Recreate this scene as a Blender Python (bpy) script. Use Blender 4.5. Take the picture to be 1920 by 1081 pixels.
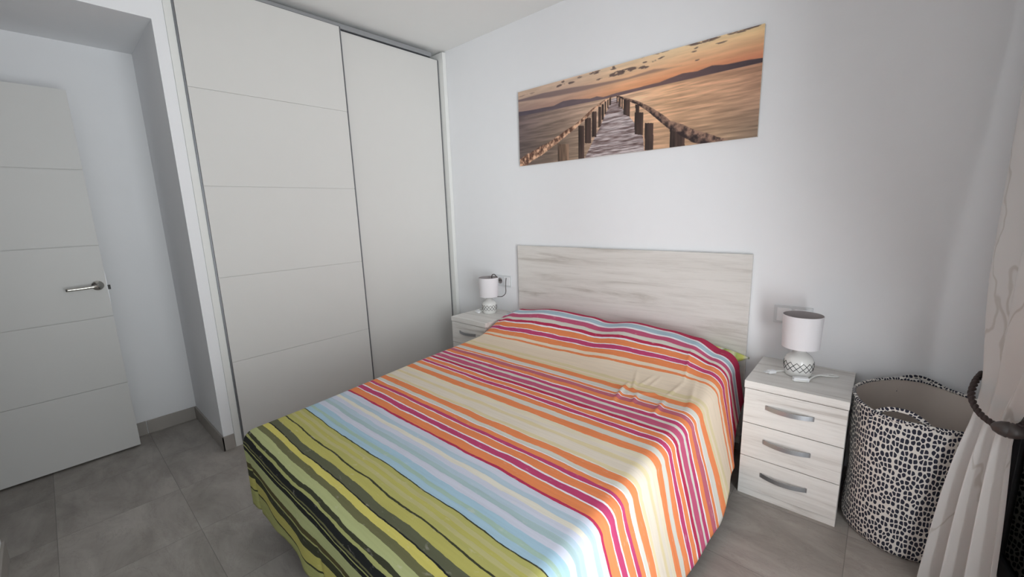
import bpy, bmesh, math, random
import numpy as np
from mathutils import Vector, Matrix, noise
random.seed(4)
for o in list(bpy.data.objects): bpy.data.objects.remove(o)
S = bpy.context.scene
COL = S.collection
PI = math.pi

# ------------------------------------------------------------------ camera
cam_d = bpy.data.cameras.new('camera'); cam = bpy.data.objects.new('camera', cam_d); COL.objects.link(cam)
cam_d.sensor_width = 36; cam_d.lens = 780.82/1920*36; cam_d.clip_start = .02
pitch, yaw, roll = -0.18318, 0.73123, -0.03268
cy_, sy_, cp_, sp_ = math.cos(yaw), math.sin(yaw), math.cos(pitch), math.sin(pitch)
fw = Vector((-sy_*cp_, cy_*cp_, sp_)); rt = Vector((cy_, sy_, 0)); up = rt.cross(fw)
r2 = math.cos(roll)*rt + math.sin(roll)*up; u2 = -math.sin(roll)*rt + math.cos(roll)*up
M = Matrix((r2, u2, -fw)).transposed().to_4x4(); M.translation = (2.35, -2.39, 1.3403)
cam.matrix_world = M
S.camera = cam

# ------------------------------------------------------------------ light
S.view_settings.view_transform = 'Standard'; S.view_settings.look = 'None'
S.view_settings.gamma = 1; S.view_settings.use_curve_mapping = False
S.view_settings.exposure = -0.68
W = bpy.data.worlds.new('sky'); S.world = W; W.use_nodes = True
nt = W.node_tree; nt.nodes.clear()
wo = nt.nodes.new('ShaderNodeOutputWorld'); bg = nt.nodes.new('ShaderNodeBackground')
# overcast sky, with the bright sunlit side towards +x -y, and a light ground below
SKY_BASE, SKY_LOBE, GROUND = 7.0, 20.0, 5.0
bg.inputs[0].default_value = (0.935, 0.972, 1.0, 1)
def wm(op, a, b=None, c=None):
    n = nt.nodes.new('ShaderNodeMath'); n.operation = op
    for i, v in enumerate((a, b, c)):
        if v is None: continue
        if isinstance(v, (int, float)): n.inputs[i].default_value = v
        else: nt.links.new(v, n.inputs[i])
    return n.outputs[0]
g_ = nt.nodes.new('ShaderNodeTexCoord')
fl_ = nt.nodes.new('ShaderNodeVectorMath'); fl_.operation = 'MULTIPLY'; nt.links.new(g_.outputs['Generated'], fl_.inputs[0]); fl_.inputs[1].default_value = (1, 1, 0)
nn_ = nt.nodes.new('ShaderNodeVectorMath'); nn_.operation = 'NORMALIZE'; nt.links.new(fl_.outputs[0], nn_.inputs[0])
dt_ = nt.nodes.new('ShaderNodeVectorMath'); dt_.operation = 'DOT_PRODUCT'; nt.links.new(nn_.outputs[0], dt_.inputs[0])
dt_.inputs[1].default_value = Vector((.70, -.71, 0)).normalized()
sp_ = nt.nodes.new('ShaderNodeSeparateXYZ'); nt.links.new(g_.outputs['Generated'], sp_.inputs[0])
azi_ = wm('POWER', wm('MAXIMUM', dt_.outputs['Value'], 0.0), 9.0)
ele_ = wm('POWER', 2.718, wm('MULTIPLY', wm('POWER', wm('DIVIDE', wm('ADD', sp_.outputs['Z'], .12), .50), 2.0), -1.0))
ma_ = wm('MULTIPLY_ADD', wm('MULTIPLY', azi_, ele_), SKY_LOBE, SKY_BASE)
nt.links.new(wm('MULTIPLY_ADD', wm('LESS_THAN', sp_.outputs['Z'], 0.0), GROUND, ma_), bg.inputs[1])
nt.links.new(bg.outputs[0], wo.inputs[0])
def portal(name, loc, rot, sx, sy):
    l = bpy.data.lights.new(name, 'AREA'); l.shape = 'RECTANGLE'; l.size = sx; l.size_y = sy
    l.cycles.is_portal = True
    o = bpy.data.objects.new(name, l); COL.objects.link(o); o.location = loc; o.rotation_euler = rot
    return o
portal('daylight_portal', (3.08, -1.95, 1.12), (0, PI/2, 0), 2.22, 1.34)

# ------------------------------------------------------------------ materials
def lin(c):
    return tuple(((v/255)/12.92 if v/255 <= .04045 else ((v/255+.055)/1.055)**2.4) for v in c)
def newmat(name):
    m = bpy.data.materials.new(name); m.use_nodes = True
    return m, m.node_tree.nodes, m.node_tree.links, m.node_tree.nodes['Principled BSDF']
def mat(name, rgb, rough=.5, metal=0, noise_amt=.04, noise_scale=12, bump=0, bump_scale=60, spec=None):
    m, N, L, P = newmat(name)
    base = lin(rgb)
    tc = N.new('ShaderNodeTexCoord'); nz = N.new('ShaderNodeTexNoise'); nz.inputs['Scale'].default_value = noise_scale
    nz.inputs['Detail'].default_value = 4
    L.new(tc.outputs['Object'], nz.inputs['Vector'])
    mx = N.new('ShaderNodeMix'); mx.data_type = 'RGBA'
    mx.inputs['A'].default_value = tuple(v*(1-noise_amt) for v in base)+(1,)
    mx.inputs['B'].default_value = tuple(min(1, v*(1+noise_amt)) for v in base)+(1,)
    L.new(nz.outputs['Fac'], mx.inputs['Factor']); L.new(mx.outputs['Result'], P.inputs['Base Color'])
    P.inputs['Roughness'].default_value = rough; P.inputs['Metallic'].default_value = metal
    if spec is not None: P.inputs['Specular IOR Level'].default_value = spec
    if bump:
        b = N.new('ShaderNodeBump'); b.inputs['Strength'].default_value = bump; b.inputs['Distance'].default_value = .002
        n2 = N.new('ShaderNodeTexNoise'); n2.inputs['Scale'].default_value = bump_scale; L.new(tc.outputs['Object'], n2.inputs['Vector'])
        L.new(n2.outputs['Fac'], b.inputs['Height']); L.new(b.outputs['Normal'], P.inputs['Normal'])
    return m
def ramp(N, stops, interp='LINEAR'):
    r = N.new('ShaderNodeValToRGB'); cr = r.color_ramp; cr.interpolation = interp
    cr.elements[0].position = stops[0][0]; cr.elements[0].color = tuple(stops[0][1])+(1,)
    cr.elements[1].position = stops[-1][0]; cr.elements[1].color = tuple(stops[-1][1])+(1,)
    for p, c in stops[1:-1]:
        e = cr.elements.new(p); e.color = tuple(c)+(1,)
    return r
def math_node(N, L, op, a, b=None, c=None):
    n = N.new('ShaderNodeMath'); n.operation = op
    for i, v in enumerate((a, b, c)):
        if v is None: continue
        if isinstance(v, (int, float)): n.inputs[i].default_value = v
        else: L.new(v, n.inputs[i])
    return n.outputs[0]

def wood_mat(name, axis='X', tint=(232, 229, 225), dark=(196, 190, 184), sc=1.0):
    """pale whitewashed oak grain running along the given axis"""
    m, N, L, P = newmat(name)
    tc = N.new('ShaderNodeTexCoord'); mp = N.new('ShaderNodeMapping')
    s = {'X': (.7, 11, 11), 'Y': (14, 1.2, 14), 'Z': (14, 14, 1.2)}[axis]
    mp.inputs['Scale'].default_value = tuple(v*sc for v in s)
    L.new(tc.outputs['Object'], mp.inputs['Vector'])
    n1 = N.new('ShaderNodeTexNoise'); n1.inputs['Scale'].default_value = 1.6; n1.inputs['Detail'].default_value = 9
    n1.inputs['Roughness'].default_value = .62; n1.inputs['Distortion'].default_value = .9
    L.new(mp.outputs['Vector'], n1.inputs['Vector'])
    n2 = N.new('ShaderNodeTexNoise'); n2.inputs['Scale'].default_value = 7; n2.inputs['Detail'].default_value = 6
    n2.inputs['Roughness'].default_value = .7
    L.new(mp.outputs['Vector'], n2.inputs['Vector'])
    a, d = lin(tint), lin(dark); mid = tuple((x*.75+y*.25) for x, y in zip(a, d))
    r = ramp(N, [(.0, d), (.34, d), (.43, mid), (.55, a), (1.0, a)])
    L.new(n1.outputs['Fac'], r.inputs['Fac'])
    r2_ = ramp(N, [(.0, (.78, .77, .76)), (.34, (.86, .85, .84)), (.50, (1, 1, 1)), (1, (1, 1, 1))])
    L.new(n2.outputs['Fac'], r2_.inputs['Fac'])
    mx = N.new('ShaderNodeMix'); mx.data_type = 'RGBA'; mx.blend_type = 'MULTIPLY'; mx.inputs['Factor'].default_value = .75
    L.new(r.outputs['Color'], mx.inputs['A']); L.new(r2_.outputs['Color'], mx.inputs['B'])
    L.new(mx.outputs['Result'], P.inputs['Base Color'])
    P.inputs['Roughness'].default_value = .5
    b = N.new('ShaderNodeBump'); b.inputs['Strength'].default_value = .12; b.inputs['Distance'].default_value = .001
    L.new(n2.outputs['Fac'], b.inputs['Height']); L.new(b.outputs['Normal'], P.inputs['Normal'])
    return m

def floor_mat():
    m, N, L, P = newmat('grey_stone_tiles')
    g = N.new('ShaderNodeNewGeometry'); sx = N.new('ShaderNodeSeparateXYZ'); L.new(g.outputs['Position'], sx.inputs[0])
    p = .4287
    u = math_node(N, L, 'DIVIDE', math_node(N, L, 'SUBTRACT', sx.outputs['X'], 1.927-10*p), p)
    v = math_node(N, L, 'DIVIDE', math_node(N, L, 'ADD', sx.outputs['Y'], .404+20*p), p)
    def edge(c):
        f = math_node(N, L, 'FRACT', c)
        return math_node(N, L, 'MINIMUM', f, math_node(N, L, 'SUBTRACT', 1, f))
    e = math_node(N, L, 'MINIMUM', edge(u), edge(v))
    grout = math_node(N, L, 'SUBTRACT', 1, math_node(N, L, 'MULTIPLY', math_node(N, L, 'MINIMUM', math_node(N, L, 'DIVIDE', e, .0045), 1), 1))
    iu = math_node(N, L, 'FLOOR', u); iv = math_node(N, L, 'FLOOR', v)
    cmb = N.new('ShaderNodeCombineXYZ'); L.new(iu, cmb.inputs[0]); L.new(iv, cmb.inputs[1])
    wn = N.new('ShaderNodeTexWhiteNoise'); L.new(cmb.outputs[0], wn.inputs['Vector'])
    vm = N.new('ShaderNodeVectorMath'); vm.operation = 'MULTIPLY_ADD'; vm.inputs[1].default_value = (9, 9, 9)
    L.new(wn.outputs['Color'], vm.inputs[0]); L.new(g.outputs['Position'], vm.inputs[2])
    mp = N.new('ShaderNodeMapping'); mp.inputs['Scale'].default_value = (1.0, 2.2, 1); mp.inputs['Rotation'].default_value = (0, 0, .5)
    L.new(vm.outputs[0], mp.inputs['Vector'])
    n1 = N.new('ShaderNodeTexNoise'); n1.inputs['Scale'].default_value = 2.6; n1.inputs['Detail'].default_value = 12; n1.inputs['Roughness'].default_value = .66
    n1.inputs['Distortion'].default_value = .5
    L.new(mp.outputs[0], n1.inputs['Vector'])
    r = ramp(N, [(0, lin((120, 115, 110))), (.36, lin((142, 136, 130))), (.52, lin((160, 154, 148))), (.70, lin((178, 172, 166))), (1, lin((192, 187, 181)))])
    L.new(n1.outputs['Fac'], r.inputs['Fac'])
    # thin dark cracks of the stone print
    n3 = N.new('ShaderNodeTexNoise'); n3.inputs['Scale'].default_value = 3.1; n3.inputs['Detail'].default_value = 10; n3.inputs['Roughness'].default_value = .72; n3.inputs['Distortion'].default_value = 1.4
    L.new(mp.outputs[0], n3.inputs['Vector'])
    cr = ramp(N, [(0, (1, 1, 1)), (.488, (1, 1, 1)), (.5, (.82, .81, .80)), (.508, (1, 1, 1)), (1, (1, 1, 1))]); L.new(n3.outputs['Fac'], cr.inputs['Fac'])
    mc = N.new('ShaderNodeMix'); mc.data_type = 'RGBA'; mc.blend_type = 'MULTIPLY'; mc.inputs['Factor'].default_value = 1
    L.new(r.outputs['Color'], mc.inputs['A']); L.new(cr.outputs['Color'], mc.inputs['B'])
    hs = N.new('ShaderNodeHueSaturation'); L.new(mc.outputs['Result'], hs.inputs['Color'])
    L.new(math_node(N, L, 'MULTIPLY_ADD', wn.outputs['Value'], .14, .93), hs.inputs['Value'])
    mg = N.new('ShaderNodeMix'); mg.data_type = 'RGBA'; mg.inputs['B'].default_value = lin((100, 98, 95))+(1,)
    L.new(math_node(N, L, 'MULTIPLY', grout, .75), mg.inputs['Factor']); L.new(hs.outputs['Color'], mg.inputs['A'])
    L.new(mg.outputs['Result'], P.inputs['Base Color'])
    rr = N.new('ShaderNodeMapRange'); rr.inputs['To Min'].default_value = .42; rr.inputs['To Max'].default_value = .62
    L.new(n1.outputs['Fac'], rr.inputs['Value']); L.new(rr.outputs[0], P.inputs['Roughness'])
    b = N.new('ShaderNodeBump'); b.inputs['Strength'].default_value = .25; b.inputs['Distance'].default_value = .002
    hh = math_node(N, L, 'SUBTRACT', math_node(N, L, 'MULTIPLY', n1.outputs['Fac'], .5), grout)
    L.new(hh, b.inputs['Height']); L.new(b.outputs['Normal'], P.inputs['Normal'])
    return m

WALL = mat('white_wall_paint', (241, 241, 243), .9, noise_amt=.012, bump=.06, bump_scale=160)
CEIL = mat('white_ceiling_paint', (240, 240, 238), .95, noise_amt=.01)
DOORW = mat('white_lacquer_door', (214, 213, 211), .45, noise_amt=.01)
WARD = mat('warm_white_laminate', (218, 216, 213), .55, noise_amt=.012)
WARDFR = mat('white_laminate_trim', (232, 232, 229), .5, noise_amt=.01)
ALU = mat('satin_aluminium', (176, 178, 182), .38, .85, noise_amt=.03)
ALUD = mat('grey_aluminium_profile', (128, 130, 134), .45, .6, noise_amt=.03)
CHROME = mat('polished_nickel', (205, 202, 195), .12, 1, noise_amt=.02)
DARKMET = mat('black_steel', (30, 29, 28), .4, .5, noise_amt=.05)
ANTH = mat('anthracite_frame', (32, 33, 38), .4, .1, noise_amt=.05)
SKIRT = mat('grey_stone_skirting', (164, 158, 152), .5, noise_amt=.10, noise_scale=9)
SKIRTL = mat('light_grout', (186, 184, 180), .8)
WOODX = wood_mat('whitewashed_oak_x', 'X')
WOODH = wood_mat('whitewashed_oak_headboard', 'X', (226, 222, 217), (196, 190, 183), .75)
FLOOR = floor_mat()
PLASTIC = mat('white_plastic', (243, 244, 246), .35, noise_amt=.01)
PLATE = mat('wall_plate_plastic', (218, 220, 222), .35, noise_amt=.01)
HOLE = mat('dark_contact_holes', (30, 30, 30), .5)
SHADE = mat('white_linen_shade', (233, 230, 233), .85, noise_amt=.02, bump=.2, bump_scale=300)
SHADEIN = mat('grey_shade_lining', (176, 168, 168), .85, noise_amt=.03)
CERAM = mat('white_glazed_ceramic', (232, 231, 228), .10, noise_amt=.015)
INK = mat('black_glaze_lines', (24, 26, 32), .15)
CORD = mat('white_cord', (246, 246, 243), .45)
DCORD = mat('dark_brown_cord', (62, 52, 47), .5)
MATT = mat('white_mattress_ticking', (215, 214, 210), .9)
BASEF = mat('dark_bed_base_fabric', (52, 50, 50), .85, bump=.2)
LINER = mat('beige_canvas_liner', (208, 196, 187), .9, noise_amt=.05, bump=.5, bump_scale=9)
ROPE = mat('dark_brown_rope', (50, 36, 34), .6, noise_amt=.25, noise_scale=80, bump=.6, bump_scale=180)
BALL = mat('dark_stained_wood_ball', (66, 58, 56), .4, noise_amt=.12)

# ------------------------------------------------------------------ mesh helpers
def finish(o, smooth=False):
    if smooth:
        for p in o.data.polygons: p.use_smooth = True
    return o
def obj(name, bm, m, parent=None, smooth=False, origin=None):
    me = bpy.data.meshes.new(name)
    if origin is not None: bmesh.ops.translate(bm, vec=-Vector(origin), verts=bm.verts)
    bm.normal_update(); bm.to_mesh(me); bm.free()
    o = bpy.data.objects.new(name, me); COL.objects.link(o)
    for k in (m if isinstance(m, (list, tuple)) else [m]): me.materials.append(k)
    if parent is not None: o.parent = parent
    if origin is not None: o.location = origin
    return finish(o, smooth)
def bx(bm, x0, x1, y0, y1, z0, z1, bev=0, seg=2, mi=0):
    r = bmesh.ops.create_cube(bm, size=1)
    vs = r['verts']
    for v in vs:
        v.co = Vector((x0 if v.co.x < 0 else x1, y0 if v.co.y < 0 else y1, z0 if v.co.z < 0 else z1))
    fs = list({f for v in vs for f in v.link_faces})
    for f in fs: f.material_index = mi
    if bev:
        es = list({e for v in vs for e in v.link_edges})
        bmesh.ops.bevel(bm, geom=es, offset=bev, segments=seg, affect='EDGES', profile=.6)
def box(name, x0, x1, y0, y1, z0, z1, m, parent=None, bev=0, seg=2):
    bm = bmesh.new(); bx(bm, x0, x1, y0, y1, z0, z1, bev, seg); return obj(name, bm, m, parent)
def lathe(bm, prof, c=(0, 0, 0), n=40, mi=0, capb=True, capt=True):
    rings = []
    for r, z in prof:
        rings.append([bm.verts.new((c[0]+r*math.cos(2*PI*k/n), c[1]+r*math.sin(2*PI*k/n), c[2]+z)) for k in range(n)])
    for a, b in zip(rings, rings[1:]):
        for k in range(n):
            f = bm.faces.new((a[k], a[(k+1) % n], b[(k+1) % n], b[k])); f.material_index = mi
    if capb: bm.faces.new(rings[0][::-1]).material_index = mi
    if capt: bm.faces.new(rings[-1]).material_index = mi
def catmull(pts, sub=6):
    pts = [Vector(p) for p in pts]; P = [pts[0]]+pts+[pts[-1]]; out = []
    for i in range(1, len(P)-2):
        for k in range(sub):
            t = k/sub; a, b, c, d = P[i-1], P[i], P[i+1], P[i+2]
            out.append(.5*((2*b)+(-a+c)*t+(2*a-5*b+4*c-d)*t*t+(-a+3*b-3*c+d)*t**3))
    out.append(pts[-1]); return out
def tube(bm, pts, r, n=8, closed=False, sx=1, mi=0):
    pts = [Vector(p) for p in pts]; N = len(pts); rings = []; pn = None
    for i, p in enumerate(pts):
        t = (pts[(i+1) % N]-pts[i-1]) if closed else (pts[min(i+1, N-1)]-pts[max(i-1, 0)])
        t.normalize()
        if pn is None:
            pn = t.orthogonal().normalized()
        else:
            pn = (pn-t*pn.dot(t)).normalized()
        b = t.cross(pn); rr = r[i] if isinstance(r, (list, tuple)) else r
        rings.append([bm.verts.new(p+rr*(math.cos(2*PI*k/n)*pn*sx+math.sin(2*PI*k/n)*b)) for k in range(n)])
    prs = list(zip(rings, rings[1:])) + ([(rings[-1], rings[0])] if closed else [])
    for a, b in prs:
        for k in range(n):
            bm.faces.new((a[k], a[(k+1) % n], b[(k+1) % n], b[k])).material_index = mi
    if not closed:
        bm.faces.new(rings[0][::-1]).material_index = mi; bm.faces.new(rings[-1]).material_index = mi
def tag(o, label, cat, group=None, kind=None):
    o['label'] = label
    if cat: o['category'] = cat
    if group: o['group'] = group
    if kind: o['kind'] = kind
    return o
def thing(name, label, cat, loc=(0, 0, 0), rz=0, group=None):
    o = bpy.data.objects.new(name, None); COL.objects.link(o); o.empty_display_size = .05
    o.location = loc; o.rotation_euler = (0, 0, rz)
    return tag(o, label, cat, group)
def struct(name, boxes, m, label, cat, bev=0):
    bm = bmesh.new()
    for b in boxes: bx(bm, *b, bev)
    o = obj(name, bm, m); return tag(o, label, cat, kind='structure')

# ------------------------------------------------------------------ room shell
H = 2.617; XW = -.4516; XN = -1.10; XR = 2.92; YR = -2.69; ZL = 2.328
struct('floor', [(-1.3, 3.2, -4.2, .2, -.1, 0)], FLOOR, 'floor of square grey stone-look tiles', 'floor')
struct('wall_back', [(-1.3, 3.2, 0, .12, 0, H)], WALL, 'plain white wall behind the headboard', 'wall')
struct('wall_right', [(XR, 3.12, -1.28, 0, 0, H), (XR, 3.12, YR-.12, -2.62, 0, H), (XR, 3.12, -2.62, -1.28, 2.24, H)], WALL, 'white wall with the balcony door opening', 'wall')
struct('wall_front', [(-.21, XR, YR-.12, YR, 0, H), (-.21, 0.0, -4.2, YR-.12, 0, H)], WALL, 'white wall ending at the low grey corner at lower left', 'wall')
struct('wall_left', [(-1.22, XN, -4.2, -.0, 0, H), (XN, XW, -1.8585, -1.8047, 0, H), (XN, XW, YR-1.5, -1.8585, ZL, H),
                     (XW, -.21, YR-1.5, YR, ZL, H), (-1.22, 0, -4.2, -4.08, 0, H)], WALL, 'white wall recess beside the wardrobe, behind the open door', 'wall')
struct('ceiling', [(-1.3, 3.2, -4.2, .2, H, H+.1)], CEIL, 'flat white ceiling', 'ceiling')
def skirt(name, boxes, label):
    bm = bmesh.new()
    for b in boxes: bx(bm, *b, .0015, 1)
    o = obj(name, bm, SKIRT); tag(o, label, 'baseboard', kind='structure')
skirt('baseboard_left', [(XN, XN+.009, -4.0, -2.125, 0, .088), (XN, XN+.009, -2.122, -1.868, 0, .088), (XN, XW+.009, -1.8675, -1.8585, 0, .088), (XW, XW+.009, -1.8675, -1.806, 0, .088)], 'grey stone baseboard round the white wall recess')
skirt('baseboard_back', [(XW+.02, XR, -.009, 0, 0, .088)], 'grey stone baseboard under the headboard wall')
skirt('baseboard_right', [(XR-.009, XR, -1.28, -.009, 0, .088), (XR-.009, XR, YR, -2.62, 0, .088)], 'grey stone baseboard beside the balcony door')
skirt('baseboard_front', [(-.21, XR, YR, YR+.009, 0, .088), (-.219, -.21, -4.0, YR+.009, 0, .088)], 'grey stone baseboard corner at the lower left')

# open room door
D = tag(box('door_1', -.975, -.935, -3.005, -2.18, .012, 2.04, DOORW, bev=.002), 'open white door leaf with four thin horizontal grooves', 'door', kind='structure')
bm = bmesh.new()
GR = mat('groove_shadow_grey', (150, 149, 147), .7)
bpy.data.objects.remove(D)
# leaf as five boards so that the grooves between them are real
bm = bmesh.new()
bx(bm, -.975, -.942, -3.005, -2.18, .012, 2.04)
for k in range(5):
    z0 = .012+2.028*k/5; z1 = .012+2.028*(k+1)/5
    bx(bm, -.942, -.935, -3.005, -2.18, z0+(.0027 if k else 0), z1-(.0027 if k < 4 else 0))
D = tag(obj('door_1', bm, DOORW, origin=(-.955, -3.005, 0)), 'open white door leaf with four thin horizontal grooves', 'door', kind='structure')
def kid(o, parent):
    o.parent = parent; o.matrix_parent_inverse = Matrix.Translation(-parent.location); return o
bm = bmesh.new()
rose = [(0.0265, 0), (.0265, .006), (.024, .009), (.012, .011), (.010, .05)]
b2 = bmesh.new(); lathe(b2, rose, n=32); bmesh.ops.rotate(b2, cent=(0, 0, 0), matrix=Matrix.Rotation(PI/2, 3, 'Y'), verts=b2.verts)
bmesh.ops.translate(b2, vec=(-.935, -2.218, 1.005), verts=b2.verts)
hd = kid(obj('door_handle', b2, CHROME, smooth=False), D); finish(hd, True)
bm = bmesh.new(); tube(bm, catmull([(-.893, -2.212, 1.005), (-.886, -2.232, 1.004), (-.885, -2.28, 1.002), (-.886, -2.345, 1.0)], 5), .0085, 10)
lv = obj('lever', bm, CHROME, hd, smooth=True)
bm = bmesh.new(); bx(bm, -.963, -.947, -2.18, -2.166, .975, 1.0, .001)
kid(obj('latch', bm, DARKMET), D)
bm = bmesh.new(); bx(bm, -.966, -.944, -2.1805, -2.1785, .90, 1.08)
kid(obj('latch_plate', bm, ALU), D)
# balcony door in the right wall
Wd = tag(obj('window_1', (lambda b: (bx(b, 2.95, 3.02, -1.34, -1.28, 0, 2.24, .003), bx(b, 2.95, 3.02, -2.62, -2.56, 0, 2.24, .003), bx(b, 2.95, 3.02, -2.56, -1.34, 2.18, 2.24, .003), bx(b, 2.95, 3.02, -2.56, -1.34, 0, .06, .003), b)[-1])(bmesh.new()), ANTH),
         'anthracite framed balcony door beside the gathered curtain', 'window', kind='structure')
# the nearer leaf is shut, the other is swung wide open towards the curtain
for nm, y0, y1, xx in (('sash', -2.55, -1.95, 2.985), ('sash', -1.00, -.02, .0)):
    b = bmesh.new()
    for q in ((y0, y0+.055, .06, 2.18), (y1-.055, y1, .06, 2.18), (y0+.055, y1-.055, .06, .13), (y0+.055, y1-.055, 2.12, 2.18)):
        bx(b, xx-.01, xx+.012, q[0], q[1], q[2], q[3], .002)
    sh = obj(nm, b, ANTH, Wd)
    gm = bpy.data.materials.get('clear_glass')
    if not gm:
        gm, N, L, P = newmat('clear_glass'); N.remove(P)
        tr = N.new('ShaderNodeBsdfTransparent'); tr.inputs[0].default_value = (.93, .95, .94, 1)
        gl = N.new('ShaderNodeBsdfGlossy'); gl.inputs['Roughness'].default_value = .02
        fr = N.new('ShaderNodeFresnel'); fr.inputs[0].default_value = 1.45; mx = N.new('ShaderNodeMixShader')
        L.new(fr.outputs[0], mx.inputs[0]); L.new(tr.outputs[0], mx.inputs[1]); L.new(gl.outputs[0], mx.inputs[2])
        L.new(mx.outputs[0], N['Material Output'].inputs['Surface'])
    box('pane', xx-.001, xx+.001, y0+.055, y1-.055, .13, 2.12, gm, sh)
    if xx < 1: sh.location = (2.90, -1.25, 0); sh.rotation_euler = (0, 0, .0); OPEN = sh
OPEN.location = (2.745, -.30, 0); OPEN.rotation_euler = (0, 0, math.atan2(.155, .98))

# ------------------------------------------------------------------ wardrobe
wr = thing('sliding_wardrobe', 'built-in white sliding wardrobe with two tall doors', 'wardrobe', (XW, -.9, 0))
def wk(o): return kid(o, wr)
wk(box('side_post', -.60, XW+.004, -1.8040, -1.7685, 0, H-.002, WARDFR, bev=.001))
wk(box('side_post', -.60, -.428, -.036, -.002, 0, 2.604, WARDFR, bev=.001))
bm = bmesh.new(); bx(bm, -1.09, -1.075, -1.7685, -.002, .0, H-.002); bx(bm, -1.075, -.60, -1.80, -1.7845, 0, H-.002); bx(bm, -1.075, -.60, -.02, -.002, 0, H-.002)
bx(bm, -1.075, -.56, -1.7845, -.02, 0, .02)
wk(obj('carcass', bm, WARD))
bm = bmesh.new(); bx(bm, -.535, -.462, -1.7685, -.118, 2.560, 2.590, .002); bx(bm, -.60, -.57, -1.7685, -.075, 2.560, H-.004, .002)
wk(obj('top_rail', bm, ALU))
bm = bmesh.new(); bx(bm, -.56, -.46, -1.7685, -.036, .0, .012, .002); wk(obj('bottom_rail', bm, ALU))
def wdoor(y0, y1, x, groov, z1):
    b = bmesh.new(); z0 = .02
    bx(b, x-.028, x-.005, y0+.008, y1-.008, z0, z1)
    cuts = [.52, 1.022, 1.529, 2.035] if groov else []
    zs = [z0]+cuts+[z1]
    for i in range(len(zs)-1):
        bx(b, x-.005, x, y0+.008, y1-.008, zs[i]+(.0016 if i else 0), zs[i+1]-(.0016 if i < len(zs)-2 else 0))
    d = wk(obj('sliding_door', b, WARD))
    b = bmesh.new(); bx(b, x-.034, x+.003, y0-.004, y0+.006, z0, z1, .001); bx(b, x-.034, x+.003, y1-.006, y1, z0, z1, .001)
    bx(b, x-.034, x-.001, y0, y1, z1, z1+.004)
    e = obj('edge_profile', b, ALUD, d)
    e['label'] = 'thin grey aluminium edge profile'
wdoor(-1.765, -.874, -.445, True, 2.560)
wdoor(-.905, -.040, -.482, False, 2.552)

# ------------------------------------------------------------------ headboard
hb = tag(box('headboard', .3012, 1.8646, -.029, -.004, .05, 1.0869, WOODH, bev=.0015), 'wide whitewashed wood headboard panel on the back wall', 'headboard')
EDGE = mat('pale_board_edge', (222, 221, 219), .5)

# ------------------------------------------------------------------ bed
bed = thing('bed', 'low double bed hidden under the striped bedspread', 'bed', (1.08, -1.0, 0))
def bk(o): return kid(o, bed)
bk(box('bed_base', .42, 1.79, -1.90, -.05, .16, .24, BASEF, bev=.01))
m_ = bk(box('mattress', .405, 1.800, -1.92, -.05, .24, .455, MATT, bev=.03, seg=4)); finish(m_, True)
for x, y in ((.50, -.15), (1.72, -.15), (.50, -1.80), (1.72, -1.80)):
    b = bmesh.new(); lathe(b, [(.022, 0), (.028, .165)], (x, y, 0), 16); bk(obj('leg', b, DARKMET))

def sm(a, b, v):
    v = min(1, max(0, (v-a)/(b-a))); return v*v*(3-2*v)
def tab(T, v):
    if v <= T[0][0]: return T[0][1]
    for (a, fa), (b, fb) in zip(T, T[1:]):
        if v <= b: return fa+(fb-fa)*sm(a, b, v)
    return T[-1][1]
PIL = [(.30, .07), (.42, .115), (.72, .15), (1.0, .14), (1.12, .125), (1.3, .15), (1.50, .135), (1.66, .118), (1.78, .075), (1.86, .035)]
def seg_d(x, t, a, b):
    ax, at = a; bx_, bt = b; dx, dt = bx_-ax, bt-at; L2 = dx*dx+dt*dt
    k = min(1, max(0, ((x-ax)*dx+(t-at)*dt)/L2)); return math.hypot(x-ax-k*dx, t-at-k*dt), k
WR = [((1.482, .50), (1.549, .69), .008, .007), ((1.493, .61), (1.523, .82), .010, .010), ((1.581, .70), (1.60, .80), .008, .007),
      ((1.575, .50), (1.542, .61), .007, .005), ((1.712, .50), (1.69, .64), .007, .006), ((1.699, .68), (1.713, .84), .010, .008),
      ((1.605, .50), (1.587, .60), .006, .004), ((1.666, .28), (1.714, .50), .005, .004), ((1.55, .72), (1.66, .64), .010, .006),
      ((1.46, .66), (1.60, .75), .012, .006), ((1.75, .45), (1.83, .80), .012, .006)]
def ztop(x, t, detail=True):
    z = .525-.028*t
    h = tab(PIL, x)
    z += h*sm(-.02, .13, t)*(1-sm(.16, .52+.10*sm(.8, 1.8, x), t))
    if detail:
        for a, b, w, hh in WR:
            if abs(t-.65) < .5 and x > 1.3:
                d, k = seg_d(x, t, a, b)
                if d < 4*w: z += 1.35*hh*math.exp(-(d/w)**2)*math.sin(PI*min(1, max(0, .08+.84*k)))
        z += .004*noise.noise(Vector((x*2.2, t*2.2, 3)))
        z += .0012*noise.noise(Vector((x*9, t*5, 7)))
    return z
def radr(t): return .055+.035*(1-sm(.25, .65, t))
def xl(t): return .283+.055*t
def xr(t): return 1.862-.012*t
FT = 1.965; T0 = .030; RAD = .055

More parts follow.
